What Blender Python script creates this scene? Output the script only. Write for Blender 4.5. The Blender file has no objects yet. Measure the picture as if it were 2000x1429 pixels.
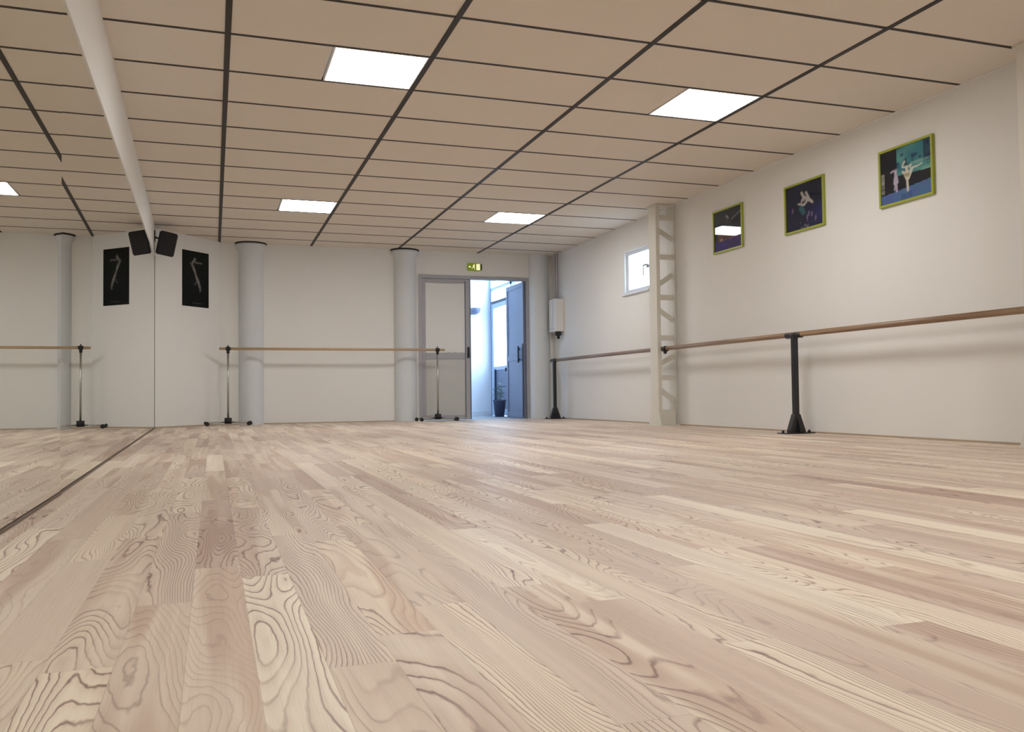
import bpy, bmesh, math, random
from mathutils import Vector, Matrix
from math import sin, cos, pi, radians
random.seed(7)
S = bpy.context.scene
COL = S.collection

# ------------------------------------------------------------------ camera
CAM_M = [[0.945552530, -0.325250448, -0.0119398136],
         [0.000634995276, -0.0348412760, 0.999392657],
         [0.325468907, 0.944985837, 0.0327377242]]
r_, u_, f_ = [Vector(v) for v in CAM_M]
cd = bpy.data.cameras.new('camera'); cam = bpy.data.objects.new('camera', cd); COL.objects.link(cam)
cam.matrix_world = Matrix(((r_.x, u_.x, -f_.x, 0), (r_.y, u_.y, -f_.y, 0), (r_.z, u_.z, -f_.z, 0.36), (0, 0, 0, 1)))
cd.sensor_width = 36; cd.lens = 1696.48 / 2000 * 36; cd.clip_start = 0.02; cd.clip_end = 200
S.camera = cam

# ------------------------------------------------------------------ world, exposure
LAMP = 24.0
w = bpy.data.worlds.new('sky'); S.world = w; w.use_nodes = True
bg = w.node_tree.nodes['Background']
bg.inputs['Color'].default_value = (0.56, 0.76, 1.0, 1); bg.inputs['Strength'].default_value = 13.0
vs = S.view_settings
vs.view_transform = 'Standard'; vs.look = 'None'; vs.gamma = 1; vs.use_curve_mapping = False
vs.exposure = 0.06

# ------------------------------------------------------------------ materials
def mat(name, col, rough=0.6, metal=0.0, spec=0.5, emit=None, estr=0, noise=0.0, nscale=6.0, bump=0.0, bscale=60, coat=0.0):
    m = bpy.data.materials.new(name); m.use_nodes = True
    nt = m.node_tree; b = nt.nodes['Principled BSDF']
    b.inputs['Base Color'].default_value = (*col, 1)
    b.inputs['Roughness'].default_value = rough
    b.inputs['Metallic'].default_value = metal
    b.inputs['Specular IOR Level'].default_value = spec
    b.inputs['Coat Weight'].default_value = coat
    if emit:
        b.inputs['Emission Color'].default_value = (*emit, 1); b.inputs['Emission Strength'].default_value = estr
    tc = nt.nodes.new('ShaderNodeTexCoord')
    if noise > 0:
        n = nt.nodes.new('ShaderNodeTexNoise'); n.inputs['Scale'].default_value = nscale; n.inputs['Detail'].default_value = 5
        nt.links.new(tc.outputs['Object'], n.inputs['Vector'])
        mx = nt.nodes.new('ShaderNodeMix'); mx.data_type = 'RGBA'
        mx.inputs[6].default_value = (*[c * (1 - noise) for c in col], 1)
        mx.inputs[7].default_value = (*[min(1, c * (1 + noise)) for c in col], 1)
        nt.links.new(n.outputs['Fac'], mx.inputs[0]); nt.links.new(mx.outputs[2], b.inputs['Base Color'])
    if bump > 0:
        n2 = nt.nodes.new('ShaderNodeTexNoise'); n2.inputs['Scale'].default_value = bscale; n2.inputs['Detail'].default_value = 4
        nt.links.new(tc.outputs['Object'], n2.inputs['Vector'])
        bp = nt.nodes.new('ShaderNodeBump'); bp.inputs['Strength'].default_value = bump; bp.inputs['Distance'].default_value = 0.01
        nt.links.new(n2.outputs['Fac'], bp.inputs['Height']); nt.links.new(bp.outputs['Normal'], b.inputs['Normal'])
    return m

M = {}
M['wall'] = mat('painted_plaster', (0.80, 0.795, 0.775), 0.75, noise=0.02, nscale=1.5, bump=0.10, bscale=14)
M['column'] = mat('column_paint', (0.68, 0.72, 0.75), 0.55, noise=0.02, nscale=2)
M['tile'] = mat('ceiling_tile', (0.77, 0.70, 0.615), 0.9, noise=0.025, nscale=3, bump=0.05, bscale=120)
M['grid'] = mat('black_ceiling_grid', (0.016, 0.011, 0.009), 0.55)
M['void'] = mat('ceiling_void', (0.02, 0.018, 0.015), 0.9)
M['steel'] = mat('cream_painted_steel', (0.74, 0.72, 0.65), 0.45, noise=0.03, nscale=5)
M['lampframe'] = mat('lamp_white_metal', (0.8, 0.8, 0.8), 0.4)
M['diffuser'] = mat('lamp_diffuser', (0.9, 0.9, 0.9), 0.5, emit=(1.0, 0.985, 0.965), estr=LAMP)
M['mirror'] = mat('mirror_glass', (0.79, 0.80, 0.74), 0.0, metal=1.0)
M['mirroredge'] = mat('mirror_edge', (0.25, 0.27, 0.22), 0.2)
M['blackmetal'] = mat('black_powder_coat', (0.012, 0.013, 0.017), 0.38)
M['plastic'] = mat('black_plastic', (0.008, 0.008, 0.009), 0.55)
M['grille'] = mat('black_speaker_grille', (0.012, 0.012, 0.015), 0.7, bump=0.6, bscale=400)
M['chrome'] = mat('brushed_chrome', (0.45, 0.44, 0.41), 0.28, metal=0.9)
M['doorframe'] = mat('grey_door_paint', (0.38, 0.38, 0.41), 0.45)
M['doorpanel'] = mat('door_panel_grey', (0.52, 0.53, 0.51), 0.55, noise=0.02)
M['paper'] = mat('white_paper_cover', (0.74, 0.755, 0.74), 0.7, bump=0.12, bscale=8)
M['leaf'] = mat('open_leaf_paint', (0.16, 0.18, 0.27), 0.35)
M['rubber'] = mat('black_rubber', (0.01, 0.01, 0.012), 0.6)
M['lime'] = mat('lime_frame', (0.36, 0.41, 0.045), 0.35, noise=0.05, nscale=30)
M['white'] = mat('white_enamel', (0.78, 0.77, 0.74), 0.4)
M['vinyl'] = mat('white_window_vinyl', (0.72, 0.75, 0.80), 0.4)
M['aluminium'] = mat('pale_aluminium', (0.50, 0.58, 0.72), 0.4)
M['darkseal'] = mat('dark_seal', (0.03, 0.05, 0.10), 0.5)
M['vestwall'] = mat('vestibule_plaster', (0.82, 0.86, 0.92), 0.8)
M['vestfloor'] = mat('vestibule_floor', (0.35, 0.36, 0.38), 0.5, noise=0.1, nscale=8)
M['outside'] = mat('outside_ground', (0.42, 0.42, 0.40), 0.9, noise=0.1)
M['pot'] = mat('dark_blue_pot', (0.05, 0.06, 0.12), 0.4)
M['leafgreen'] = mat('plant_leaf', (0.05, 0.17, 0.07), 0.5, noise=0.2, nscale=30)
M['soil'] = mat('soil', (0.03, 0.02, 0.015), 0.9)
M['signgreen'] = mat('exit_sign_green', (0.16, 0.22, 0.01), 0.4, emit=(0.20, 0.26, 0.01), estr=0.35)
M['signwhite'] = mat('exit_sign_white', (0.85, 0.85, 0.6), 0.4, emit=(1.0, 0.95, 0.5), estr=0.7)
M['skirt'] = mat('skirting_wood', (0.46, 0.36, 0.26), 0.6, noise=0.1, nscale=10)

g = bpy.data.materials.new('window_glass'); g.use_nodes = True
nt = g.node_tree; nt.nodes.clear()
o_ = nt.nodes.new('ShaderNodeOutputMaterial'); mx_ = nt.nodes.new('ShaderNodeMixShader'); tr_ = nt.nodes.new('ShaderNodeBsdfTransparent')
gl_ = nt.nodes.new('ShaderNodeBsdfGlossy'); gl_.inputs['Roughness'].default_value = 0.0; mx_.inputs[0].default_value = 0.06
tr_.inputs['Color'].default_value = (0.95, 0.97, 0.98, 1)
nt.links.new(tr_.outputs[0], mx_.inputs[1]); nt.links.new(gl_.outputs[0], mx_.inputs[2]); nt.links.new(mx_.outputs[0], o_.inputs[0])
M['glass'] = g

def wood_rail():
    m = bpy.data.materials.new('varnished_beech'); m.use_nodes = True; nt = m.node_tree; b = nt.nodes['Principled BSDF']
    tc = nt.nodes.new('ShaderNodeTexCoord'); mp = nt.nodes.new('ShaderNodeMapping'); mp.inputs['Scale'].default_value = (40, 1.2, 40)
    n = nt.nodes.new('ShaderNodeTexNoise'); n.inputs['Scale'].default_value = 1.0; n.inputs['Detail'].default_value = 4
    cr = nt.nodes.new('ShaderNodeValToRGB'); cr.color_ramp.elements[0].color = (0.21, 0.125, 0.075, 1); cr.color_ramp.elements[0].position = 0.3
    cr.color_ramp.elements[1].color = (0.38, 0.255, 0.16, 1); cr.color_ramp.elements[1].position = 0.7
    nt.links.new(tc.outputs['Object'], mp.inputs[0]); nt.links.new(mp.outputs[0], n.inputs[0]); nt.links.new(n.outputs['Fac'], cr.inputs[0]); nt.links.new(cr.outputs[0], b.inputs['Base Color'])
    b.inputs['Roughness'].default_value = 0.35
    return m
M['rail'] = wood_rail()
M['darkwood'] = mat('dark_mirror_strip', (0.13, 0.085, 0.055), 0.5)
M['palerail'] = mat('pale_barre_wood', (0.50, 0.36, 0.22), 0.4, noise=0.1, nscale=8)

def floor_material():
    m = bpy.data.materials.new('ash_parquet'); m.use_nodes = True; nt = m.node_tree; N = nt.nodes; L = nt.links
    b = N['Principled BSDF']
    def put(sock, v):
        if isinstance(v, (int, float)): sock.default_value = v
        elif isinstance(v, tuple): sock.default_value = v
        else: L.new(v, sock)
    def ma(op, a, c=None, d=None, clamp=False):
        n = N.new('ShaderNodeMath'); n.operation = op; n.use_clamp = clamp; put(n.inputs[0], a)
        if c is not None: put(n.inputs[1], c)
        if d is not None: put(n.inputs[2], d)
        return n.outputs[0]
    def comb(x, y, z=0.0):
        n = N.new('ShaderNodeCombineXYZ'); put(n.inputs[0], x); put(n.inputs[1], y); put(n.inputs[2], z); return n.outputs[0]
    def white(x, y, z=0.0):
        n = N.new('ShaderNodeTexWhiteNoise'); n.noise_dimensions = '3D'; L.new(comb(x, y, z), n.inputs['Vector']); return n.outputs['Value']
    def noise(v, scale, detail=2, rough=0.5, dist=0.0):
        n = N.new('ShaderNodeTexNoise'); L.new(v, n.inputs['Vector']); n.inputs['Scale'].default_value = scale
        n.inputs['Detail'].default_value = detail; n.inputs['Roughness'].default_value = rough; n.inputs['Distortion'].default_value = dist; return n.outputs['Fac']
    def ss(v, a, c, lo=0.0, hi=1.0):
        n = N.new('ShaderNodeMapRange'); n.interpolation_type = 'SMOOTHSTEP'; put(n.inputs[0], v); put(n.inputs[1], a); put(n.inputs[2], c); put(n.inputs[3], lo); put(n.inputs[4], hi); return n.outputs[0]
    def ramp(v, stops, interp='LINEAR'):
        n = N.new('ShaderNodeValToRGB'); n.color_ramp.interpolation = interp; put(n.inputs[0], v)
        e = n.color_ramp.elements
        while len(e) < len(stops): e.new(0.5)
        for k, (p, c) in enumerate(stops): e[k].position = p; e[k].color = (*c, 1)
        return n.outputs[0]
    def mixc(f, a, c, mode='MIX'):
        n = N.new('ShaderNodeMix'); n.data_type = 'RGBA'; n.blend_type = mode; put(n.inputs[0], f)
        for s, v in ((n.inputs[6], a), (n.inputs[7], c)):
            if isinstance(v, tuple): s.default_value = (*v, 1)
            else: L.new(v, s)
        return n.outputs[2]
    tc = N.new('ShaderNodeTexCoord'); sp = N.new('ShaderNodeSeparateXYZ'); L.new(tc.outputs['Object'], sp.inputs[0])
    X, Y = sp.outputs[0], sp.outputs[1]
    W = 0.0905
    xs = ma('DIVIDE', ma('ADD', X, 0.036), W)
    i = ma('FLOOR', xs); fx = ma('FRACT', xs)
    ri = white(i, 3.3, 1.0)
    Ln = ma('MULTIPLY_ADD', white(i, 9.1, 4.0), 0.6, 0.75)
    ys = ma('ADD', ma('DIVIDE', Y, Ln), ma('MULTIPLY', ri, 17.0))
    j = ma('FLOOR', ys); fy = ma('FRACT', ys)
    r1 = white(i, j, 1.7); r2 = white(i, j, 5.2); r3 = white(i, j, 8.9); r4 = white(i, j, 12.1); r5 = white(i, j, 15.3)
    base = ramp(r1, [(0.0, (0.55, 0.425, 0.35)), (0.2, (0.65, 0.535, 0.44)), (0.45, (0.72, 0.615, 0.50)), (0.62, (0.63, 0.515, 0.43)), (0.8, (0.79, 0.70, 0.58)), (1.0, (0.74, 0.62, 0.50))])
    # contour field of the growth rings: long ovals and cathedrals
    off = ma('MULTIPLY', r2, 61.0); off2 = ma('MULTIPLY', r3, 83.0)
    v1 = comb(ma('ADD', ma('MULTIPLY', X, 7.5), off), ma('ADD', ma('MULTIPLY', Y, 1.25), off2), r4)
    h = noise(v1, 1.0, 1.0, 0.45)
    vw = comb(ma('ADD', ma('MULTIPLY', X, 46.0), off), ma('ADD', ma('MULTIPLY', Y, 13.0), off2), 0.0)
    wig = noise(vw, 1.0, 2.0, 0.6)
    slope = ma('MULTIPLY', ma('SUBTRACT', r5, 0.5), 1.7)
    hh = ma('ADD', h, ma('MULTIPLY', fx, ma('MULTIPLY', slope, 0.35)))
    hh = ma('ADD', hh, ma('MULTIPLY', wig, 0.022))
    K = ma('MULTIPLY_ADD', r4, 24.0, 20.0)
    ph = ma('FRACT', ma('MULTIPLY', hh, K))
    line = ma('SUBTRACT', 1.0, ss(ma('ABSOLUTE', ma('SUBTRACT', ph, 0.86)), 0.0, 0.13))
    soft = ss(ph, 0.25, 0.9)
    amt = ss(white(i, j, 21.0), -0.15, 0.75)
    var = ss(noise(comb(ma('ADD', ma('MULTIPLY', X, 9.0), off2), ma('ADD', ma('MULTIPLY', Y, 1.7), off), 2.0), 1.0, 2.0), 0.26, 0.58)
    amtL = ma('MULTIPLY', ma('MULTIPLY', amt, var), 0.95)
    # heartwood / sapwood streaks and broad staining
    band = noise(comb(ma('ADD', ma('MULTIPLY', X, 26.0), off), ma('ADD', ma('MULTIPLY', Y, 0.55), off2), 3.0), 1.0, 2.0)
    c = mixc(ss(band, 0.38, 0.66), base, mixc(1.0, base, (1.10, 1.12, 1.12), 'MULTIPLY'))
    heart = noise(comb(ma('ADD', ma('MULTIPLY', X, 13.0), off2), ma('ADD', ma('MULTIPLY', Y, 0.8), off), 6.0), 1.0, 1.0)
    heart = ma('MULTIPLY', ss(heart, 0.46, 0.56), ss(r5, 0.25, 0.6))
    c = mixc(ma('MULTIPLY', heart, 0.75), c, mixc(1.0, c, (0.78, 0.69, 0.655), 'MULTIPLY'))
    c = mixc(ma('MULTIPLY', soft, ma('MULTIPLY', amt, 0.45)), c, mixc(1.0, c, (0.80, 0.70, 0.66), 'MULTIPLY'))
    c = mixc(amtL, c, mixc(line, c, mixc(1.0, c, (0.33, 0.24, 0.25), 'MULTIPLY')))
    # fine pores
    fine = noise(comb(ma('MULTIPLY', X, 420.0), ma('MULTIPLY', Y, 9.0), r1), 1.0, 3.0)
    c = mixc(ma('MULTIPLY', ss(fine, 0.5, 0.72), 0.16), c, (0.42, 0.32, 0.25))
    # joints
    ex = ma('MINIMUM', fx, ma('SUBTRACT', 1.0, fx)); jx = ma('SUBTRACT', 1.0, ss(ex, 0.0, 0.014))
    ey = ma('MULTIPLY', ma('MINIMUM', fy, ma('SUBTRACT', 1.0, fy)), Ln); jy = ma('SUBTRACT', 1.0, ss(ey, 0.0, 0.0014))
    jn = ma('MAXIMUM', jx, jy)
    c = mixc(ma('MULTIPLY', jn, 0.30), c, (0.30, 0.22, 0.16))
    L.new(c, b.inputs['Base Color'])
    rr = ma('MULTIPLY_ADD', fine, 0.12, 0.44)
    L.new(rr, b.inputs['Roughness'])
    b.inputs['Specular IOR Level'].default_value = 0.35
    bp = N.new('ShaderNodeBump'); bp.inputs['Strength'].default_value = 0.25; bp.inputs['Distance'].default_value = 0.0006
    L.new(ma('SUBTRACT', 1.0, ma('MAXIMUM', jn, ma('MULTIPLY', line, ma('MULTIPLY', amtL, 0.3)))), bp.inputs['Height']); L.new(bp.outputs[0], b.inputs['Normal'])
    return m
M['floor'] = floor_material()

# ------------------------------------------------------------------ mesh helpers
def bx(bm, a, b, bev=0.0, rot=None, pivot=None):
    vs_ = [bm.verts.new((x, y, z)) for x in (a[0], b[0]) for y in (a[1], b[1]) for z in (a[2], b[2])]
    F = [(0, 1, 3, 2), (4, 6, 7, 5), (0, 4, 5, 1), (2, 3, 7, 6), (0, 2, 6, 4), (1, 5, 7, 3)]
    fs = [bm.faces.new([vs_[k] for k in f]) for f in F]
    if bev > 0:
        es = list({e for f in fs for e in f.edges})
        res = bmesh.ops.bevel(bm, geom=es, offset=bev, segments=2, profile=0.5, affect='EDGES')
        vs_ = list({v for f in res['faces'] for v in f.verts} | {v for v in vs_ if v.is_valid})
    if rot is not None:
        bmesh.ops.rotate(bm, verts=vs_, cent=pivot or (0, 0, 0), matrix=rot)
    return vs_
def tube(bm, p, q, r0, r1=None, n=20, caps=True):
    p, q = Vector(p), Vector(q); r1 = r0 if r1 is None else r1
    d = (q - p).normalized(); a = d.orthogonal().normalized(); b = d.cross(a)
    A = [bm.verts.new(p + r0 * (cos(2 * pi * k / n) * a + sin(2 * pi * k / n) * b)) for k in range(n)]
    B = [bm.verts.new(q + r1 * (cos(2 * pi * k / n) * a + sin(2 * pi * k / n) * b)) for k in range(n)]
    for k in range(n):
        f = bm.faces.new((A[k], A[(k + 1) % n], B[(k + 1) % n], B[k])); f.smooth = True
    if caps: bm.faces.new(A[::-1]); bm.faces.new(B)
def bar(bm, p, q, w, t, up=(0, 0, 1)):
    """rectangular bar from p to q; w across, t thick along up"""
    p, q = Vector(p), Vector(q); d = (q - p).normalized(); u = Vector(up); s = d.cross(u).normalized(); u = s.cross(d)
    R = []
    for c in (p, q):
        R.append([bm.verts.new(c + s * (w / 2 * i) + u * (t / 2 * k)) for i, k in ((-1, -1), (1, -1), (1, 1), (-1, 1))])
    A, B = R
    for k in range(4): bm.faces.new((A[k], A[(k + 1) % 4], B[(k + 1) % 4], B[k]))
    bm.faces.new(A[::-1]); bm.faces.new(B)
def prism(bm, pts, axis, a, b):
    """extrude a 2-D outline along an axis from a to b"""
    def P(u, v, w_):
        return {0: (w_, u, v), 1: (u, w_, v), 2: (u, v, w_)}[axis]
    A = [bm.verts.new(P(u, v, a)) for u, v in pts]; B = [bm.verts.new(P(u, v, b)) for u, v in pts]
    n = len(pts)
    for k in range(n): bm.faces.new((A[k], A[(k + 1) % n], B[(k + 1) % n], B[k]))
    bm.faces.new(A[::-1]); bm.faces.new(B)
def lathe(bm, prof, c=(0, 0, 0), n=32, a0=0, a1=2 * pi):
    full = abs(a1 - a0 - 2 * pi) < 1e-6; m_ = n if full else n + 1
    rings = [[bm.verts.new((c[0] + r * cos(a0 + (a1 - a0) * k / n), c[1] + r * sin(a0 + (a1 - a0) * k / n), c[2] + z)) for k in range(m_)] for r, z in prof]
    for A, B in zip(rings, rings[1:]):
        for k in range(n):
            k2 = (k + 1) % m_
            f = bm.faces.new((A[k], A[k2], B[k2], B[k])); f.smooth = True
def obj(name, bm, m, parent=None, loc=None, rotz=0):
    bmesh.ops.recalc_face_normals(bm, faces=bm.faces[:])
    me = bpy.data.meshes.new(name); bm.to_mesh(me); bm.free()
    me.materials.append(M[m] if isinstance(m, str) else m)
    o = bpy.data.objects.new(name, me); COL.objects.link(o)
    if parent: o.parent = parent
    if loc: o.location = loc
    if rotz: o.rotation_euler = (0, 0, rotz)
    return o
def box(name, a, b, m, parent=None, bev=0.0):
    bm = bmesh.new(); bx(bm, a, b, bev); return obj(name, bm, m, parent)
def struct(o): o['kind'] = 'structure'; return o
def tag(o, label, cat, group=None):
    o['label'] = label; o['category'] = cat
    if group: o['group'] = group
    return o
def thing(name, label, cat, loc=(0, 0, 0), rotz=0, group=None):
    o = bpy.data.objects.new(name, None); COL.objects.link(o); o.empty_display_size = 0.1
    o.location = loc; o.rotation_euler = (0, 0, rotz)
    return tag(o, label, cat, group)
def copy_tree(o, parent=None):
    c = o.copy(); COL.objects.link(c); c.parent = parent
    for ch in list(o.children): copy_tree(ch, c)
    return c

# ------------------------------------------------------------------ dimensions
H = 2.445            # ceiling
XR = 4.862           # right wall
YB = 12.20           # back wall
YF = -5.0            # wall behind the camera
GX = 0.082; GY = 5.162   # ceiling grid origin
def mx_far(y): return -0.555 - 0.01519 * (y - 3.7)
def mx_near(y): return -0.548 - 0.006 * (y - 3.2)
CORNER = (mx_far(11.40), 11.40); EDGE = (0.082, 12.17)

# ------------------------------------------------------------------ floor
struct(box('floor', (-1.0, YF - 0.2, -0.12), (XR + 0.25, YB + 0.02, 0), 'floor'))

# ------------------------------------------------------------------ walls
bm = bmesh.new()      # right wall with window hole
WY0, WY1, WZ0, WZ1 = 9.11, 9.75, 1.592, 2.11
T = 0.12
bx(bm, (XR, YF - 0.2, 0), (XR + T, WY0, H + 0.1)); bx(bm, (XR, WY1, 0), (XR + T, YB + 0.2, H + 0.1))
bx(bm, (XR, WY0, 0), (XR + T, WY1, WZ0)); bx(bm, (XR, WY0, WZ1), (XR + T, WY1, H + 0.1))
struct(obj('wall_right', bm, 'wall'))
DX0, DX1, DZ = 2.79, 4.485, 2.105
bm = bmesh.new()      # back wall with doorway
bx(bm, (-1.0, YB, 0), (DX0, YB + 0.2, H + 0.1)); bx(bm, (DX1, YB, 0), (XR, YB + 0.2, H + 0.1)); bx(bm, (DX0, YB, DZ), (DX1, YB + 0.2, H + 0.1))
struct(obj('wall_back', bm, 'wall'))
bm = bmesh.new()      # slanted wall in the left corner, with its return
prism(bm, [CORNER, EDGE, (EDGE[0], YB + 0.05), (CORNER[0] - 0.3, YB + 0.05), (CORNER[0] - 0.3, CORNER[1])], 2, 0, H + 0.02)
struct(obj('wall_back_left', bm, 'wall'))
bm = bmesh.new()      # wall that carries the mirror
prism(bm, [(mx_far(11.5) - 0.012, 11.5), (mx_far(3.7) - 0.012, 3.7), (mx_near(YF) - 0.020, YF), (-1.0, YF), (-1.0, 11.5)], 2, 0, H + 0.02)
struct(obj('wall_left', bm, 'wall'))
struct(box('wall_front', (-1.0, YF - 0.2, 0), (XR + T, YF, H + 0.1), 'wall'))

# white strip of wall above the mirror, flush with the glass
MT0, MT1 = 1.935, 2.10     # mirror top height at y=3.7 and y=11.4
def mtop(y): return MT0 + (MT1 - MT0) * (y - 3.7) / 7.7
bm = bmesh.new()
ys = [YF, 3.7, 11.42]; fx_ = [mx_near, mx_far, mx_far]
A = []
for k, y in enumerate(ys):
    x = (mx_far(y) if y > 3 else mx_near(y)) + 0.006
    A.append([bm.verts.new(v) for v in ((x, y, mtop(y) if y > 0 else mtop(3.7) - 0.1), (x, y, H), (x - 0.05, y, H), (x - 0.05, y, mtop(y) if y > 0 else mtop(3.7) - 0.1))])
for a, b in zip(A, A[1:]):
    for k in range(4): bm.faces.new((a[k], a[(k + 1) % 4], b[(k + 1) % 4], b[k]))
bm.faces.new(A[0]); bm.faces.new(A[-1][::-1])
struct(obj('trim_1', bm, 'wall'))

# ------------------------------------------------------------------ mirrors
def mirror(fx, y0, y1, z00, z01, label):
    t = thing('wall_mirror', label, 'mirror', (fx(y0), y0, 0), 0, None)
    bm = bmesh.new(); x0 = 0; x1 = fx(y1) - fx(y0); d = y1 - y0; th = 0.006
    vs_ = [bm.verts.new(v) for v in ((x0, 0, .012), (x1, d, .012), (x1, d, z01), (x0, 0, z00), (x0 - th, 0, .012), (x1 - th, d, .012), (x1 - th, d, z01), (x0 - th, 0, z00))]
    for f in ((0, 1, 2, 3), (7, 6, 5, 4), (0, 4, 5, 1), (3, 2, 6, 7), (0, 3, 7, 4), (1, 5, 6, 2)): bm.faces.new([vs_[k] for k in f])
    obj('mirror_glass', bm, 'mirror', t)
    bm = bmesh.new()      # thin dark edge of the glass at the seam
    e = d if y1 > 5 else d
    bar(bm, (x1 * 0 - 0.003, 0.0, .012), (-0.003, 0.0, z00), 0.004, 0.0085, up=(1, 0, 0)) if y1 > 5 else bar(bm, (x1 - 0.004, d + .0005, .012), (x1 - 0.004, d + .0005, z01), 0.0018, 0.0075, up=(1, 0, 0))
    if y1 > 5:
        obj('glass_edge', bm, 'mirroredge', t); bm = bmesh.new(); bar(bm, (x1 + .001, d - .006, .012), (x1 + .001, d - .006, z01), 0.012, 0.006, up=(1, 0, 0))
    obj('glass_edge', bm, 'mirroredge', t)
    return t
mirror(mx_far, 3.7015, 11.398, mtop(3.7), mtop(11.4), 'far wall mirror panel running from the seam to the angled corner wall')
mirror(mx_near, YF + 0.02, 3.699, MT0 - 0.1, mtop(3.7), 'near wall mirror panel cut by the left edge of the picture')
bm = bmesh.new()
for fx, y0, y1 in ((mx_far, 3.7, 11.40), (mx_near, YF, 3.7)):
    a = [(fx(y0) - 0.03, y0), (fx(y0) + 0.006, y0), (fx(y1) + 0.006, y1), (fx(y1) - 0.03, y1)]
    prism(bm, a, 2, 0, 0.009)
struct(obj('trim_2', bm, 'darkwood'))

# ------------------------------------------------------------------ skirting
struct(box('baseboard_right', (XR - 0.010, YF, 0), (XR, YB, 0.014), 'skirt'))
bm = bmesh.new(); bx(bm, (EDGE[0], YB - 0.010, 0), (DX0 - 0.02, YB, 0.013)); struct(obj('baseboard_back', bm, 'skirt'))
bm = bmesh.new()
bar(bm, (CORNER[0] + 0.012, CORNER[1] + 0.002, 0.009), (EDGE[0] + 0.002, EDGE[1] - 0.004, 0.009), 0.012, 0.018); struct(obj('baseboard_corner', bm, 'skirt'))

# ------------------------------------------------------------------ half-round columns on the back wall
def column(n, x, r=0.163, cap=True):
    bm = bmesh.new()
    if not cap:
        lathe(bm, [(r, 0), (r, H)], (x, YB + 0.02, 0), 40, pi, 2 * pi); struct(obj('trim_%d' % n, bm, 'column')); return
    lathe(bm, [(r, 0), (r, 2.345), (r + 0.028, 2.37), (r + 0.034, 2.42), (r + 0.034, 2.427), (0.02, 2.427)], (x, YB + 0.02, 0), 40, pi, 2 * pi)
    o = struct(obj('trim_%d' % n, bm, 'column'))
    bm = bmesh.new(); lathe(bm, [(0.02, 2.428), (r + 0.045, 2.428), (r + 0.045, H + 0.001)], (x, YB + 0.02, 0), 40, pi, 2 * pi)
    obj('shadow_gap', bm, 'void', o)
column(3, 0.486); column(4, 2.596); column(5, 4.640, cap=False)

# ------------------------------------------------------------------ ceiling
lamps = [(GX + 0.6, GY), (GX + 3.0, GY), (GX + 0.6, GY + 4.2), (GX + 3.0, GY + 4.2),
         (GX + 0.6, GY - 4.2), (GX + 3.0, GY - 4.2), (GX + 0.6, GY - 8.4), (GX + 3.0, GY - 8.4)]
bm = bmesh.new(); gap = 0.006
for c in range(-1, 4):
    x0 = GX + 1.2 * c; x1 = x0 + 1.2
    for j in range(-17, 12):
        y0 = GY + 0.6 * j; y1 = min(y0 + 0.6, YB)
        a, b_ = max(x0, -0.85), min(x1, XR)
        if y0 >= YB - 0.02: continue
        if any(abs(lx - (x0 + 0.6)) < 0.01 and abs(ly - y0) < 0.01 for lx, ly in lamps): b_ = x0 + 0.6
        bx(bm, (a + gap, y0 + gap, H), (b_ - gap, y1 - gap, H + 0.015))
ceil = struct(obj('ceiling', bm, 'tile'))
bm = bmesh.new(); bx(bm, (-1.0, YF, H + 0.09), (XR, YB, H + 0.12)); obj('ceiling_void', bm, 'void', ceil)
bm = bmesh.new()
for c in range(0, 4):
    x = GX + 1.2 * c; bx(bm, (x - 0.017, YF, H - 0.004), (x + 0.017, YB, H + 0.03))
obj('main_runner', bm, 'grid', ceil)
bm = bmesh.new()
for j in range(-16, 12):
    y = GY + 0.6 * j; bx(bm, (-0.57 if y < 6 else -0.66, y - 0.0125, H - 0.002), (XR - 0.025, y + 0.0125, H + 0.02))
obj('cross_tee', bm, 'grid', ceil)
bm = bmesh.new(); bx(bm, (XR - 0.024, YF, H - 0.004), (XR, YB, H)); bx(bm, (EDGE[0], YB - 0.02, H - 0.004), (XR, YB, H)); struct(obj('trim_6', bm, 'wall'))

llabels = ['lit square ceiling panel nearest the mirror strip, at top left of centre', 'lit square ceiling panel at upper right, towards the green-framed pictures',
           'lit square ceiling panel left of the exit sign, in the far row', 'lit square ceiling panel in the far row, near the small window']
def make_lamp(x, y, label, group):
    t = thing('ceiling_light', label, 'ceiling light', (x, y, H), 0, group)
    return t
proto = None
for k, (x, y) in enumerate(lamps):
    lab = llabels[k] if k < 4 else ['lit ceiling panel almost overhead, on the mirror side', 'lit ceiling panel almost overhead, on the barre side', 'lit ceiling panel behind the camera, on the mirror side', 'lit ceiling panel behind the camera, on the barre side'][k - 4]
    grp = 'square light panels in the ceiling' if k < 4 else 'square light panels behind the camera'
    if proto is None:
        proto = make_lamp(x, y, lab, grp)
        bm = bmesh.new(); f = 0.012
        for a, b_ in (((0.004, 0.008, -.002), (0.6 - .012, 0.008 + f, .03)), ((0.004, .592 - f, -.002), (.588, .592, .03)), ((.004, .008 + f, -.002), (.004 + f, .592 - f, .03)), ((.588 - f, .008 + f, -.002), (.588, .592 - f, .03))):
            bx(bm, a, b_)
        obj('lamp_frame', bm, 'lampframe', proto)
        bm = bmesh.new(); bx(bm, (.004 + f, .008 + f, .001), (.588 - f, .592 - f, .02)); obj('diffuser', bm, 'diffuser', proto)
    else:
        c = copy_tree(proto); c.location = (x, y, H); tag(c, lab, 'ceiling light', grp)

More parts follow.
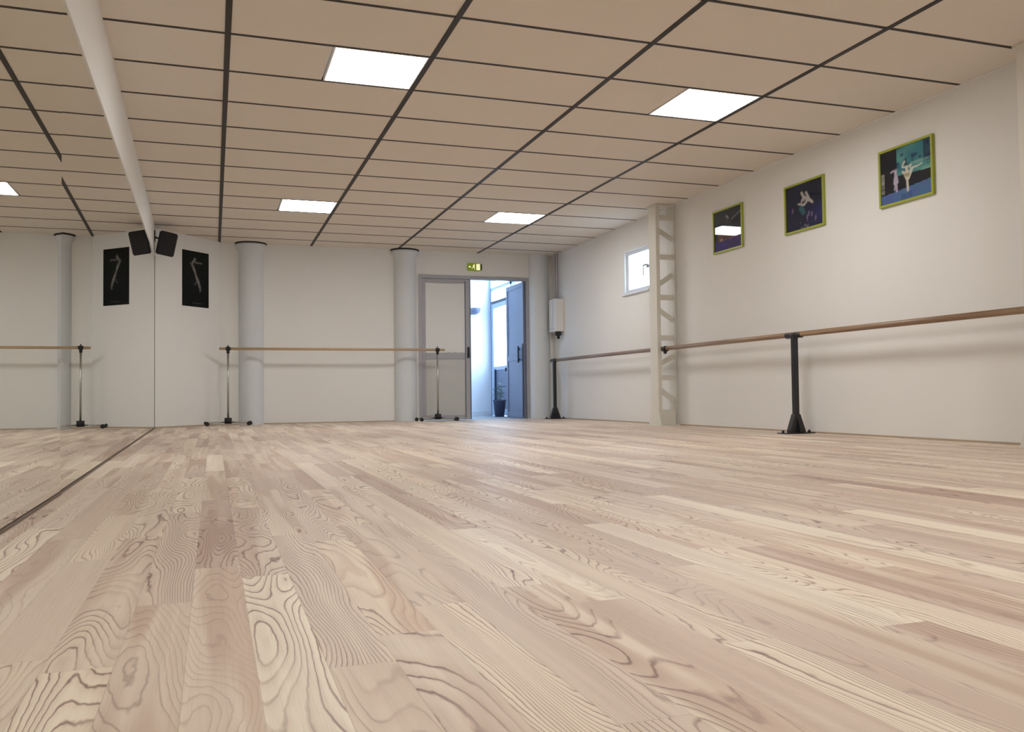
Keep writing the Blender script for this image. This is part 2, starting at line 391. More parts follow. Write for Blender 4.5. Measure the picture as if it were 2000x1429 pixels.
# ------------------------------------------------------------------ window in the right wall
W = struct(box('window_1', (XR + 0.03, WY0, WZ0), (XR + 0.09, WY0 + 0.05, WZ1), 'vinyl'))
bm = bmesh.new()
for a, b_ in (((XR + .03, WY1 - .05, WZ0), (XR + .09, WY1, WZ1)), ((XR + .03, WY0 + .05, WZ0), (XR + .09, WY1 - .05, WZ0 + .045)), ((XR + .03, WY0 + .05, WZ1 - .045), (XR + .09, WY1 - .05, WZ1))):
    bx(bm, a, b_, .003)
obj('window_frame', bm, 'vinyl', W)
bm = bmesh.new(); bx(bm, (XR + .055, WY0 + .05, WZ0 + .045), (XR + .063, WY1 - .05, WZ1 - .045)); obj('pane', bm, 'glass', W)
bm = bmesh.new(); bx(bm, (XR - .03, WY0 - .03, WZ0 - .025), (XR + .03, WY1 + .05, WZ0), .003); obj('window_sill', bm, 'vinyl', W)
bm = bmesh.new(); bx(bm, (XR + .005, WY0 + .055, 1.845), (XR + .03, WY0 + .085, 1.885), .004)
bx(bm, (XR - .012, WY0 + .045, 1.87), (XR + .005, WY0 + .145, 1.89), .004); bx(bm, (XR - .012, WY0 + .125, 1.76), (XR + .002, WY0 + .145, 1.885), .004)
obj('window_handle', bm, 'chrome', W)

# ------------------------------------------------------------------ double door
fr = bmesh.new()
bx(fr, (DX0, YB - .012, 0), (DX0 + .05, YB + .09, DZ), .003); bx(fr, (DX1 - .045, YB - .012, 0), (DX1, YB + .09, DZ), .003)
bx(fr, (DX0 + .05, YB - .012, DZ - .05), (DX1 - .045, YB + .09, DZ), .003)
struct(obj('trim_7', fr, 'doorframe'))
L0, L1_ = DX0 + .052, 3.575
d1 = bmesh.new(); yf = YB + .015; yb = YB + .055
bx(d1, (L0, yf, .008), (L0 + .055, yb, DZ - .052), .003); bx(d1, (L1_ - .085, yf, .008), (L1_, yb, DZ - .052), .003)
bx(d1, (L0 + .055, yf, .008), (L1_ - .085, yb, .075), .003); bx(d1, (L0 + .055, yf, 2.0), (L1_ - .085, yb, DZ - .052), .003)
bx(d1, (L0 + .055, yf, .885), (L1_ - .085, yb, .965), .003)
D1 = struct(obj('door_1', d1, 'doorframe'))
bm = bmesh.new(); bx(bm, (L0 + .055, yf + .012, .075), (L1_ - .085, yb - .012, .885)); obj('kick_panel', bm, 'doorpanel', D1)
bm = bmesh.new(); bx(bm, (L0 + .055, yf + .014, .965), (L1_ - .085, yb - .012, 2.0)); obj('pane', bm, 'doorpanel', D1)
# white paper cover over the upper glass, with a sagging top and ragged foot
bm = bmesh.new(); n = 40; top = []; bot = []
xa, xb = L0 + .058, L1_ - .088
for k in range(n + 1):
    u = k / n; x = xa + (xb - xa) * u
    zt = 1.993 - .012 * sin(pi * u) ** 1.0; zb = .972 + (.012 * abs(sin(u * 19)) if u > .45 else .004)
    y = yf + .004 + .004 * sin(u * 9)
    top.append(bm.verts.new((x, y, zt))); bot.append(bm.verts.new((x, y, zb)))
tb = [bm.verts.new(v.co + Vector((0, .0012, 0))) for v in top]; bb = [bm.verts.new(v.co + Vector((0, .0012, 0))) for v in bot]
for k in range(n):
    bm.faces.new((bot[k], bot[k + 1], top[k + 1], top[k])); bm.faces.new((tb[k], tb[k + 1], bb[k + 1], bb[k]))
    bm.faces.new((top[k], top[k + 1], tb[k + 1], tb[k])); bm.faces.new((bb[k], bb[k + 1], bot[k + 1], bot[k]))
obj('paper_cover', bm, 'paper', D1)
bm = bmesh.new(); bx(bm, (L1_ - .088, yf - .004, .03), (L1_ - .080, yf + .001, 2.02)); bx(bm, (L1_ - .012, yf - .004, .01), (L1_ - .001, yf, 2.045)); obj('seal_strip', bm, 'darkseal', D1)
bm = bmesh.new(); bx(bm, (L1_ - .058, yf - .03, .90), (L1_ - .030, yf, 1.06), .006); obj('lock_case', bm, 'rubber', D1)
# open leaf, swung out at ninety degrees
HX = DX1 - .048; Y0 = YB + .03; Y1 = Y0 + .80
d2 = bmesh.new(); xl, xr_ = HX - .04, HX
bx(d2, (xl, Y0, .008), (xr_, Y0 + .07, DZ - .052), .003); bx(d2, (xl, Y1 - .07, .008), (xr_, Y1, DZ - .052), .003)
bx(d2, (xl, Y0 + .07, .008), (xr_, Y1 - .07, .10), .003); bx(d2, (xl, Y0 + .07, 1.98), (xr_, Y1 - .07, DZ - .052), .003); bx(d2, (xl, Y0 + .07, .88), (xr_, Y1 - .07, .97), .003)
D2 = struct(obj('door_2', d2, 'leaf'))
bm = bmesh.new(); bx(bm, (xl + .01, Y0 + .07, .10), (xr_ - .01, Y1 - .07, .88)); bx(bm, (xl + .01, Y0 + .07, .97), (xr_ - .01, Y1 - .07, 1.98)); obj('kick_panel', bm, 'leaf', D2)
bm = bmesh.new(); bx(bm, (xl - .03, Y0 + .16, .84), (xl - .012, Y0 + .20, 1.09), .004); bx(bm, (xl - .014, Y0 + .165, .87), (xl + .002, Y0 + .195, .90)); bx(bm, (xl - .014, Y0 + .165, 1.03), (xl + .002, Y0 + .195, 1.06)); obj('door_handle', bm, 'rubber', D2)
bm = bmesh.new(); bx(bm, (xl - .006, Y0 + .004, .02), (xl, Y0 + .05, 1.12)); obj('seal_strip', bm, 'rubber', D2)

# ------------------------------------------------------------------ vestibule behind the doorway
VX = 4.56; VY = 14.40; VH = 3.0
struct(box('floor_vestibule', (2.4, YB + .02, -.12), (VX + .15, VY + .2, 0), 'vestfloor'))
struct(box('wall_vestibule_back', (2.3, VY, 0), (VX + .1, VY + .2, VH), 'vestwall'))
struct(box('wall_vestibule_left', (2.2, YB + .2, 0), (2.4, VY, VH), 'vestwall'))
struct(box('ceiling_vestibule', (2.2, YB + .2, VH), (VX + .1, VY + .2, VH + .1), 'vestwall'))
struct(box('wall_vestibule_front', (2.2, YB + .02, H + .1), (VX + .1, YB + .2, VH), 'vestwall'))
struct(box('baseboard_vestibule', (2.4, VY - .015, 0), (VX, VY, .07), 'vinyl'))
gw = bmesh.new()
bx(gw, (VX, VY - .07, 0), (VX + .06, VY, VH)); bx(gw, (VX, YB + .2, 0), (VX + .06, YB + .27, VH)); bx(gw, (VX, 13.22, 0), (VX + .06, 13.30, VH))
for z0, z1 in ((2.155, 2.20), (2.93, 3.0)): bx(gw, (VX, YB + .27, z0), (VX + .06, VY - .07, z1))
bx(gw, (VX, YB + .27, 0), (VX + .06, 13.22, .85))
GWall = struct(obj('window_2', gw, 'aluminium'))
bm = bmesh.new(); bx(bm, (VX + .025, YB + .27, .85), (VX + .031, 13.22, 2.155)); bx(bm, (VX + .025, YB + .27, 2.20), (VX + .031, 13.22, 2.93)); bx(bm, (VX + .025, 13.30, 2.20), (VX + .031, VY - .07, 2.93)); bx(bm, (VX + .025, 13.30, 1.965), (VX + .031, VY - .07, 2.155)); obj('pane', bm, 'glass', GWall)
bm = bmesh.new(); bx(bm, (VX - .004, 13.30, 1.925), (VX + .06, VY - .07, 1.962)); bx(bm, (VX - .006, VY - .085, 0), (VX, VY - .07, 2.2)); obj('dark_rail', bm, 'darkseal', GWall)
gd = bmesh.new()
a0, a1 = 13.31, VY - .09
bx(gd, (VX + .005, a0, .01), (VX + .05, a0 + .09, 1.915), .003); bx(gd, (VX + .005, a1 - .09, .01), (VX + .05, a1, 1.915), .003)
bx(gd, (VX + .005, a0 + .09, 1.84), (VX + .05, a1 - .09, 1.915)); bx(gd, (VX + .005, a0 + .09, .01), (VX + .05, a1 - .09, .12)); bx(gd, (VX + .005, a0 + .09, .78), (VX + .05, a1 - .09, .84))
D3 = struct(obj('door_3', gd, 'aluminium'))
bm = bmesh.new(); bx(bm, (VX + .02, a0 + .09, .12), (VX + .035, a1 - .09, .78)); obj('kick_panel', bm, 'leaf', D3)
bm = bmesh.new(); bx(bm, (VX + .024, a0 + .09, .84), (VX + .030, a1 - .09, 1.84)); obj('pane', bm, 'glass', D3)
bm = bmesh.new(); bx(bm, (VX - .002, a1 - .175, .12), (VX + .02, a1 - .150, .80)); obj('dark_rail', bm, 'darkseal', D3)
bm = bmesh.new(); bx(bm, (VX - .035, a0 + .15, .74), (VX + .006, a0 + .19, .80), .006); obj('door_handle', bm, 'rubber', D3)
struct(box('ground_outside', (VX + .2, 6, -.14), (VX + 14, 22, -.04), 'outside'))

# wall lamp on the end wall of the vestibule
t = thing('wall_lamp', 'blue-grey wall lamp on the bright wall seen through the doorway', 'wall lamp', (4.27, VY, 1.75))
bm = bmesh.new(); bx(bm, (-.05, -.02, 0), (.05, 0, .10), .006); obj('wall_plate', bm, 'leaf', t)
bm = bmesh.new(); lathe(bm, [(0.02, .00), (.06, .015), (.085, .06), (.09, .10), (.083, .10), (.078, .062), (.055, .022), (.0, .012)], (0, -.10, 0), 24); obj('lamp_shade', bm, 'leaf', t)

# potted plant
t = thing('potted_plant', 'small green leafy plant in a dark pot beyond the open door', 'plant', (4.40, 13.42, 0))
bm = bmesh.new(); lathe(bm, [(0.0, 0), (.075, 0), (.10, .245), (.107, .25), (.107, .275), (.095, .275), (.09, .25), (.0, .25)], n=28); obj('pot', bm, 'pot', t)
bm = bmesh.new(); lathe(bm, [(.0, .252), (.089, .252), (.0, .258)], n=20); obj('soil', bm, 'soil', t)
rnd = random.Random(4)
for s in range(3):
    bm = bmesh.new(); a = s * 2.2 + .4; tip = Vector((.05 * cos(a), .05 * sin(a), .42 + .05 * s)); tube(bm, (0.01 * cos(a), .01 * sin(a), .25), tip, .004, .002, 8)
    st = obj('stem', bm, 'leafgreen', t)
    bm = bmesh.new()
    for q in range(5):
        f_ = .35 + .65 * q / 4; c = Vector((.01 * cos(a), .01 * sin(a), .25)).lerp(tip, f_); b2 = a + q * 2.4; Ls = .085 + .02 * rnd.random()
        d = Vector((cos(b2), sin(b2), .45 - .3 * rnd.random())).normalized(); sd = d.cross(Vector((0, 0, 1))).normalized(); up = sd.cross(d)
        pts = [(0, 0, 0), (.25, .6, .05), (.55, .8, .06), (.85, .4, .0), (1, 0, -.08), (.85, -.4, .0), (.55, -.8, .06), (.25, -.6, .05)]
        ring = [bm.verts.new(c + d * (p[0] * Ls) + sd * (p[1] * Ls * .32) + up * (p[2] * Ls)) for p in pts]
        mid = bm.verts.new(c + d * (.5 * Ls) + up * (-.02 * Ls))
        ring2 = [bm.verts.new(v.co + up * .0012) for v in ring]; mid2 = bm.verts.new(mid.co + up * .0012)
        for k in range(8): bm.faces.new((mid, ring[k], ring[(k + 1) % 8])); bm.faces.new((mid2, ring2[(k + 1) % 8], ring2[k])); bm.faces.new((ring[k], ring2[k], ring2[(k + 1) % 8], ring[(k + 1) % 8]))
    obj('leaf', bm, 'leafgreen', st)

# ------------------------------------------------------------------ exit sign above the door
t = thing('exit_sign', 'small green and white lit exit sign above the double door', 'sign', (3.625, YB, 2.235))
bm = bmesh.new(); bx(bm, (-.10, -.035, -.055), (.10, 0, .055), .005); obj('sign_housing', bm, 'signgreen', t)
bm = bmesh.new()
bx(bm, (.03, -.037, -.045), (.085, -.0352, .045))                    # doorway
obj('doorway_symbol', bm, 'signwhite', t)
bm = bmesh.new(); y0, y1 = -.0385, -.0354
def seg(p, q, wd):
    bar(bm, (p[0], (y0 + y1) / 2, p[1]), (q[0], (y0 + y1) / 2, q[1]), wd, .003, up=(0, 1, 0))
lathe_c = [(-.005 + .008 * cos(a * pi / 6), .034 + .008 * sin(a * pi / 6)) for a in range(12)]
prism(bm, lathe_c, 1, y0, y1)
seg((-.006, .024), (-.014, .0), .012); seg((-.014, .002), (.004, -.014), .008); seg((.004, -.014), (.0, -.036), .007); seg((-.014, .002), (-.028, -.018), .008); seg((-.028, -.018), (-.044, -.022), .007)
seg((-.008, .02), (.012, .010), .006); seg((-.008, .02), (-.026, .008), .006)
obj('running_figure', bm, 'signwhite', t)
bm = bmesh.new(); prism(bm, [(-.09, 0), (-.07, .016), (-.07, .006), (-.052, .006), (-.052, -.006), (-.07, -.006), (-.07, -.016)], 1, y0, y1); obj('arrow_symbol', bm, 'signwhite', t)
bm = bmesh.new(); bx(bm, (.102, -.03, -.045), (.118, 0, .045), .003); obj('end_cap', bm, 'rubber', t)

# ------------------------------------------------------------------ long barre along the right wall
BX = 4.68; BZ = .835
t = thing('ballet_barre', 'long wooden ballet barre on black floor posts along the right wall', 'ballet barre', (BX, 0, 0))
bm = bmesh.new(); tube(bm, (0, 1.9, BZ), (0, 11.84, BZ + .012), .0225, n=24); obj('handrail', bm, 'rail', t)
def barre_post(y):
    bm = bmesh.new(); bx(bm, (-.022, y - .022, .01), (.022, y + .022, BZ - .012), .004); p = obj('post', bm, 'blackmetal', t)
    bm = bmesh.new(); tube(bm, (0, y - .10, BZ + (.0 if y < 9 else .012)), (0, y + .10, BZ + (.0 if y < 9 else .012)), .026, n=24); obj('rail_sleeve', bm, 'blackmetal', p)
    bm = bmesh.new(); prism(bm, [(-.075, .008), (.075, .008), (.075, .03), (.026, .165), (-.026, .165), (-.075, .03)], 1, y - .026, y + .026); prism(bm, [(y - .07, .008), (y + .07, .008), (y + .024, .15), (y - .024, .15)], 0, -.004, .004); obj('gusset', bm, 'blackmetal', p)
    bm = bmesh.new(); bx(bm, (-.15, y - .06, 0), (.15, y + .06, .008), .002); obj('base_plate', bm, 'blackmetal', p)
    for sx in (-.132, .132):
        bm = bmesh.new(); tube(bm, (sx, y, .008), (sx, y, .03), .012, .010, 10); obj('bolt', bm, 'blackmetal', p)
for y in (6.20, 11.70, 2.2): barre_post(y)
bm = bmesh.new(); tube(bm, (0, 8.40, BZ + .003), (0, 8.47, BZ + .003), .032, n=20); bx(bm, (-.012, 8.42, BZ - .05), (.012, 8.45, BZ - .02)); obj('column_clamp', bm, 'blackmetal', t)

# ------------------------------------------------------------------ lattice steel columns on the right wall
def lattice(y, label):
    t = thing('steel_column', label, 'column', (4.62, y, 0), 0, None)
    wy = .085
    bm = bmesh.new(); bx(bm, (0, -wy, 0), (.008, wy, H - .002)); bx(bm, (.008, wy - .008, .0), (.045, wy, H - .002)); bx(bm, (.008, -wy, .0), (.045, -wy + .008, H - .002)); obj('front_flange', bm, 'steel', t)
    bm = bmesh.new(); bx(bm, (.230, -wy, 0), (.238, wy, H - .002)); obj('rear_flange', bm, 'steel', t)
    for z in (2.308, 1.867, 1.416, .967, .526):
        bm = bmesh.new(); bar(bm, (.008, -.03, z), (.230, -.03, z), .058, .012, up=(0, 1, 0)); obj('batten', bm, 'steel', t)
    for za, zb in ((2.19, 2.07), (1.53, 1.67), (1.30, 1.165), (.655, .765), (.42, .27)):
        bm = bmesh.new(); bar(bm, (.010, -.03, za), (.228, -.03, zb), .055, .010, up=(0, 1, 0)); obj('diagonal_brace', bm, 'steel', t)
    bm = bmesh.new(); bx(bm, (.04, -wy + .005, .01), (.215, -wy + .013, .17)); bx(bm, (.04, wy - .013, .01), (.215, wy - .005, .17)); obj('base_web', bm, 'steel', t)
    bm = bmesh.new(); prism(bm, [(-wy - .06, .0), (-wy, .0), (-wy, .17)], 0, 0, .01); prism(bm, [(wy + .06, .0), (wy, .19), (wy, .0)], 0, 0, .01); bx(bm, (-.02, -wy - .06, 0), (.238, wy + .045, .012)); obj('base_plate', bm, 'steel', t)
    bm = bmesh.new(); bx(bm, (-.01, -wy - .02, H - .02), (.238, wy + .02, H - .002)); obj('head_plate', bm, 'steel', t)
    return t
lattice(8.575, 'cream steel lattice column against the right wall beside the small window')
lattice(3.845, 'cream steel column at the right edge of the picture')

# ------------------------------------------------------------------ portable barre by the back wall
t = thing('portable_barre', 'free-standing pale wooden ballet barre on two thin metal stands at the back wall', 'ballet barre', (0, 11.88, 0))
bm = bmesh.new(); tube(bm, (.075, 0, 1.0), (3.09, 0, 1.0), .0175, n=20); obj('handrail', bm, 'palerail', t)
def stand(x):
    bm = bmesh.new(); tube(bm, (x, 0, .05), (x, 0, .985), .0125, n=16); p = obj('upright', bm, 'chrome', t)
    bm = bmesh.new(); tube(bm, (x - .028, 0, 1.0), (x + .028, 0, 1.0), .025, n=16); tube(bm, (x, 0, .94), (x, 0, .985), .019, n=16); tube(bm, (x, 0, 1.02), (x, 0, 1.045), .008, n=10); obj('rail_clamp', bm, 'rubber', p)
    bm = bmesh.new(); tube(bm, (x, 0, .025), (x, 0, .10), .046, n=20); obj('hub', bm, 'rubber', p)
    for a in (200, 340, 20, 160):
        L_ = .30 if a in (20, 160) else .27
        e = (x + L_ * cos(radians(a)), L_ * sin(radians(a)) * 1.0, .04)
        bm = bmesh.new(); tube(bm, (x, 0, .045), e, .010, n=12); obj('foot', bm, 'chrome', p)
        bm = bmesh.new(); tube(bm, (e[0], e[1] - .012, .025), (e[0], e[1] + .012, .025), .025, n=18); tube(bm, (e[0], e[1], .025), (e[0], e[1], .055), .012, n=10); obj('caster', bm, 'rubber', p)
stand(.185); stand(2.985)

# ------------------------------------------------------------------ white wall box with pipes, in the far right corner
t = thing('wall_box', 'white wall-mounted casing with two thin pipes above it in the far right corner', 'box', (XR, 11.89, 0))
bm = bmesh.new(); bx(bm, (-.125, -.13, 1.275), (0, .15, 1.755), .006); obj('casing', bm, 'white', t)
bm = bmesh.new(); bx(bm, (-.128, -.02, 1.29), (-.125, -.015, 1.74)); bx(bm, (-.128, -.12, 1.32), (-.125, .14, 1.324)); obj('panel_gap', bm, 'doorframe', t)
for y in (-.06, .03):
    bm = bmesh.new(); tube(bm, (-.06, y, 1.755), (-.06, y, H - .005), .011, n=14); obj('pipe', bm, 'doorframe', t)
    for z in (2.36, 1.78):
        pass
bm = bmesh.new(); bx(bm, (-.10, -.10, 1.215), (-.03, -.02, 1.275), .006); tube(bm, (-.06, -.06, 1.17), (-.06, -.06, 1.22), .02, n=12); obj('valve', bm, 'rubber', t)

# ------------------------------------------------------------------ painted prints
def sd_seg(px, py, ax, ay, bx_, by_):
    dx, dy = bx_ - ax, by_ - ay; q = max(0, min(1, ((px - ax) * dx + (py - ay) * dy) / (dx * dx + dy * dy + 1e-9)))
    return math.hypot(px - ax - q * dx, py - ay - q * dy)
def paintline(c, px, py, pts, wd, col, soft=.012):
    d = min(sd_seg(px, py, *a, *b) for a, b in zip(pts, pts[1:])) - wd
    k = 1 if d < 0 else max(0, 1 - d / soft)
    return tuple(c[i] * (1 - k) + col[i] * k for i in range(3))
def hsh(a, b, s=0):
    return (sin(a * 127.1 + b * 311.7 + s * 74.7) * 43758.5453) % 1
def vn(x, y, s=0):
    i, j = math.floor(x), math.floor(y); fx, fy = x - i, y - j; fx = fx * fx * (3 - 2 * fx); fy = fy * fy * (3 - 2 * fy)
    a = hsh(i, j, s) * (1 - fx) + hsh(i + 1, j, s) * fx; b = hsh(i, j + 1, s) * (1 - fx) + hsh(i + 1, j + 1, s) * fx
    return a * (1 - fy) + b * fy
def mixt(a, b, k): k = max(0, min(1, k)); return tuple(a[i] * (1 - k) + b[i] * k for i in range(3))
def pic_near(u, v):      # two dancers before a teal backdrop
    fl = .17 + .10 * u
    c = (.012, .014, .022)
    if u > .33 and v > .50 - .05 * u:
        c = mixt((.035, .17, .22), (.12, .34, .30), vn(u * 5, v * 5, 2)); c = mixt(c, (.02, .06, .12), (vn(u * 14, v * 14, 5) - .62) * 4)
        if u > .85 and v > .6: c = mixt(c, (.01, .02, .07), .8)
        if u > .6 and v < .66: c = mixt(c, (.20, .42, .36), vn(u * 9, v * 9, 8))
    if v < fl: c = mixt((.085, .12, .36), (.07, .17, .30), vn(u * 6, v * 9, 3))
    if u < .07 and .2 < v < .6: c = mixt(c, (.35, .33, .30), vn(3, v * 30, 1) * .9)
    lil = (.46, .40, .52); wh = (.62, .60, .50)
    for pts, wd in ([[(.30, .60), (.305, .44)], .016], [[(.31, .60), (.25, .60), (.21, .585)], .006], [[(.30, .46), (.29, .36)], .026], [[(.31, .46), (.325, .37)], .022], [[(.31, .36), (.32, .20)], .007], [[(.30, .36), (.275, .24)], .004]):
        c = paintline(c, u, v, pts, wd, lil, .02)
    c = paintline(c, u, v, [(.29, .625), (.30, .635)], .012, (.06, .05, .05))
    c = paintline(c, u, v, [(.52, .655), (.525, .66)], .020, (.05, .04, .04))
    for pts, wd in ([[(.50, .60), (.44, .62), (.46, .69), (.50, .72)], .007], [[(.55, .60), (.61, .62), (.59, .57)], .006], [[(.52, .60), (.53, .50)], .018], [[(.44, .53), (.50, .50), (.57, .50), (.66, .56)], .010], [[(.46, .52), (.52, .37)], .008], [[(.64, .54), (.56, .37)], .009], [[(.60, .48), (.54, .38)], .006], [[(.53, .44), (.54, .16)], .013], [[(.72, .55), (.82, .58)], .004], [[(.61, .55), (.72, .56)], .006]):
        c = paintline(c, u, v, pts, wd, wh, .014)
    c = paintline(c, u, v, [(.50, .46), (.55, .44)], .022, (.34, .32, .20), .02)
    c = paintline(c, u, v, [(.51, .72), (.51, .76)], .010, (.015, .05, .08))
    if .40 < u < .62 and v < .14: c = mixt(c, (.02, .05, .12), .55 * vn(u * 20, v * 30, 4))
    return c
def pic_mid(u, v):       # dancer caught in mid-air, blue stage
    c = mixt((.006, .008, .018), (.012, .02, .05), vn(u * 4, v * 4, 1))
    c = mixt(c, (.02, .03, .16), (u - .45) * 1.6 * max(0, 1 - abs(v - .27) * 3.0)); c = mixt(c, (.012, .012, .07), max(0, .5 - v) * .9)
    wh = (.40, .38, .37)
    for pts, wd in ([[(.44, .80), (.49, .70), (.60, .62), (.70, .55)], .020], [[(.56, .78), (.63, .64)], .018], [[(.62, .62), (.50, .52), (.44, .53)], .018], [[(.50, .62), (.46, .66), (.43, .60)], .010], [[(.66, .60), (.73, .52)], .012], [[(.35, .57), (.45, .54)], .012]):
        c = paintline(c, u, v, pts, wd, wh, .02)
    c = paintline(c, u, v, [(.42, .46), (.48, .36)], .038, (.03, .10, .13), .04)
    for x, h in ((.58, .20), (.70, .24), (.80, .13), (.62, .27), (.18, .42)):
        c = paintline(c, u, v, [(x, h), (x + .005, h + .07)], .008, (.17, .12, .22), .02)
    if .38 < u < .62 and v < .17: c = mixt(c, (.16, .17, .28), max(0, vn(u * 26, v * 26, 6) - .55) * 2)
    return c
def pic_far(u, v):       # row of dancers on a purple stage
    c = mixt((.012, .014, .022), (.03, .045, .05), vn(u * 4, v * 6, 2))
    if v < .26: c = mixt((.03, .022, .13), (.05, .02, .26), max(0, vn(u * 5, v * 8, 4) - .3) * 1.4)
    for k in range(9):
        x = .16 + .085 * k; c = paintline(c, u, v, [(x, .27 + .02 * sin(k * 2)), (x + .01, .44)], .014, (.16, .095, .10), .03)
        c = paintline(c, u, v, [(x, .30), (x, .33)], .02, (.10, .03, .035), .03)
    c = paintline(c, u, v, [(.25, .27), (.27, .28)], .02, (.35, .22, .15), .03)
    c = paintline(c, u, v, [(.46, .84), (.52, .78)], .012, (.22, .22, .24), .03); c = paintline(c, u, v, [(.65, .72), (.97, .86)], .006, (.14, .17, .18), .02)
    return c
def pic_poster(u, v):    # pale dancer arched on black
    c = mixt((.008, .009, .010), (.013, .015, .013), v)
    gy = (.24, .23, .21); q_ = 1.62
    for pts, wd, k in ([[(.46, .862), (.465, .855)], .026, 1], [[(.44, .835), (.38, .79)], .020, 1], [[(.39, .80), (.36, .755), (.40, .71)], .030, .8], [[(.40, .72), (.45, .655)], .036, .85], [[(.45, .66), (.48, .61)], .024, 1.1], [[(.48, .61), (.55, .50)], .026, .8], [[(.55, .51), (.61, .43)], .036, 1], [[(.61, .44), (.645, .375)], .030, .9], [[(.645, .38), (.67, .33)], .018, .8], [[(.67, .33), (.665, .29)], .010, .7],
                       [[(.31, .775), (.37, .782)], .012, .7], [[(.50, .795), (.60, .80), (.72, .797)], .004, .8], [[(.45, .83), (.51, .795)], .010, .7], [[(.55, .49), (.50, .42), (.46, .40)], .005, .4]):
        c = paintline(c, u, v * q_, [(p[0], p[1] * q_) for p in pts], wd * .75, tuple(q * k for q in gy), .03)
    c = mixt(c, tuple(q * .6 for q in c), vn(u * 20, v * 30, 3))
    if .38 < u < .72 and .055 < v < .07: c = (.05, .05, .05)
    return c
def print_material(name, coat):
    m = bpy.data.materials.new(name); m.use_nodes = True; nt = m.node_tree; b = nt.nodes['Principled BSDF']
    at = nt.nodes.new('ShaderNodeAttribute'); at.attribute_name = 'paint'; nt.links.new(at.outputs['Color'], b.inputs['Base Color'])
    b.inputs['Roughness'].default_value = .5; b.inputs['Coat Weight'].default_value = coat; b.inputs['Specular IOR Level'].default_value = .1; b.inputs['Coat Roughness'].default_value = .01
    return m
M['print'] = print_material('glazed_print', .6); M['posterprint'] = print_material('matt_poster_print', 0.0)
def print_sheet(name, wd, ht, fn, m, parent, y, nx=90, nz=76):
    """flat sheet in the local x-z plane facing -y"""
    me = bpy.data.meshes.new(name); vs_ = []; fs = []
    for k in range(nz + 1):
        for i in range(nx + 1): vs_.append((wd * (i / nx - .5), y, ht * (k / nz - .5)))
    for k in range(nz):
        for i in range(nx): a = k * (nx + 1) + i; fs.append((a, a + 1, a + nx + 2, a + nx + 1))
    me.from_pydata(vs_, [], fs); ca = me.color_attributes.new('paint', 'FLOAT_COLOR', 'POINT')
    q = 0
    for k in range(nz + 1):
        for i in range(nx + 1): ca.data[q].color = (*fn(i / nx, k / nz), 1); q += 1
    me.materials.append(M[m]); o = bpy.data.objects.new(name, me); COL.objects.link(o); o.parent = parent
    return o
def picture(yc, zc, wd, ht, fn, label):
    t = thing('picture_frame', label, 'picture', (XR, yc, zc), -pi / 2, 'lime-framed dance pictures on the right wall')
    # local +x runs towards the camera (-y), local -y points into the room
    fw = .018
    bm = bmesh.new()
    for a, b_ in (((-wd / 2, -.024, -ht / 2), (wd / 2, 0, -ht / 2 + fw)), ((-wd / 2, -.024, ht / 2 - fw), (wd / 2, 0, ht / 2)), ((-wd / 2, -.024, -ht / 2 + fw), (-wd / 2 + fw, 0, ht / 2 - fw)), ((wd / 2 - fw, -.024, -ht / 2 + fw), (wd / 2, 0, ht / 2 - fw))):
        bx(bm, a, b_, .002)
    obj('frame', bm, 'lime', t)
    bm = bmesh.new(); bx(bm, (-wd / 2 + fw, -.012, -ht / 2 + fw), (wd / 2 - fw, -.002, ht / 2 - fw)); obj('backing_board', bm, 'plastic', t)
    print_sheet('print', wd - 2 * fw, ht - 2 * fw, fn, 'print', t, -.0135)
    return t
picture(7.432, 1.980, .52, .435, pic_far, 'farthest green-framed picture, dark stage with a bright lamp reflection')
picture(6.248, 1.965, .53, .43, pic_mid, 'middle green-framed picture, pale leaping dancer on dark blue')
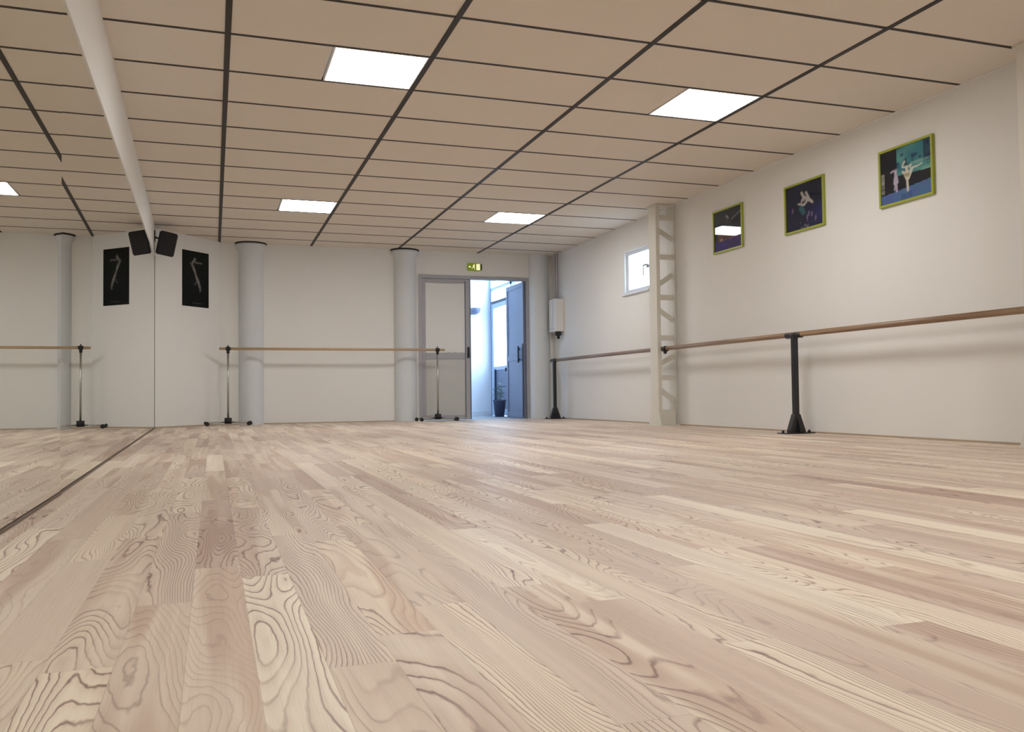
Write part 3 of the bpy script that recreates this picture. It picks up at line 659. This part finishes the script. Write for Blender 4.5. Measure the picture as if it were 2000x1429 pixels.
picture(5.080, 1.966, .53, .435, pic_near, 'nearest green-framed picture, two dancers against a teal backdrop')

# poster on the slanted corner wall
dv = Vector((EDGE[0] - CORNER[0], EDGE[1] - CORNER[1], 0)); ang = math.atan2(dv.y, dv.x); dn = dv.normalized(); nrm = Vector((dn.y, -dn.x, 0))
s0 = (-.37 - CORNER[0]) / dn.x; s1 = (-.055 - CORNER[0]) / dn.x; pc = Vector((CORNER[0], CORNER[1], 0)) + dn * ((s0 + s1) / 2)
t = thing('poster', 'black poster with a pale arched dancer on the angled corner wall', 'poster', (pc.x, pc.y, 1.893), ang)
bm = bmesh.new(); pw, ph_ = s1 - s0, .715; bx(bm, (-pw / 2, -.0035, -ph_ / 2), (pw / 2, -.0005, ph_ / 2)); obj('poster_board', bm, 'plastic', t)
print_sheet('poster_print', pw - .002, ph_ - .002, pic_poster, 'posterprint', t, -.0042, 70, 120)

# ------------------------------------------------------------------ loudspeaker in the corner
sx, sy, sz = -.525, 11.12, 2.213
t = thing('loudspeaker', 'black loudspeaker mounted high in the corner beside the mirror and the poster', 'loudspeaker', (sx, sy, sz))
R = Matrix.Rotation(radians(4), 3, 'Z') @ Matrix.Rotation(radians(12), 3, 'X') @ Matrix.Rotation(radians(11), 3, 'Y')
bm = bmesh.new(); prism(bm, [(-.105, -.10), (.105, -.10), (.07, .10), (-.07, .10)], 2, -.14, .14)
bmesh.ops.bevel(bm, geom=bm.edges[:], offset=.012, segments=3, affect='EDGES'); bmesh.ops.rotate(bm, verts=bm.verts[:], cent=(0, 0, 0), matrix=R); obj('cabinet', bm, 'plastic', t)
bm = bmesh.new(); bx(bm, (-.09, -.106, -.13), (.09, -.099, .13), .003); bmesh.ops.rotate(bm, verts=bm.verts[:], cent=(0, 0, 0), matrix=R); obj('grille', bm, 'grille', t)
bm = bmesh.new(); tube(bm, (-.07, .05, .06), (-.132, .05, .08), .010, n=12); bx(bm, (-.136, .01, .03), (-.128, .09, .16), .002); obj('wall_bracket', bm, 'plastic', t)
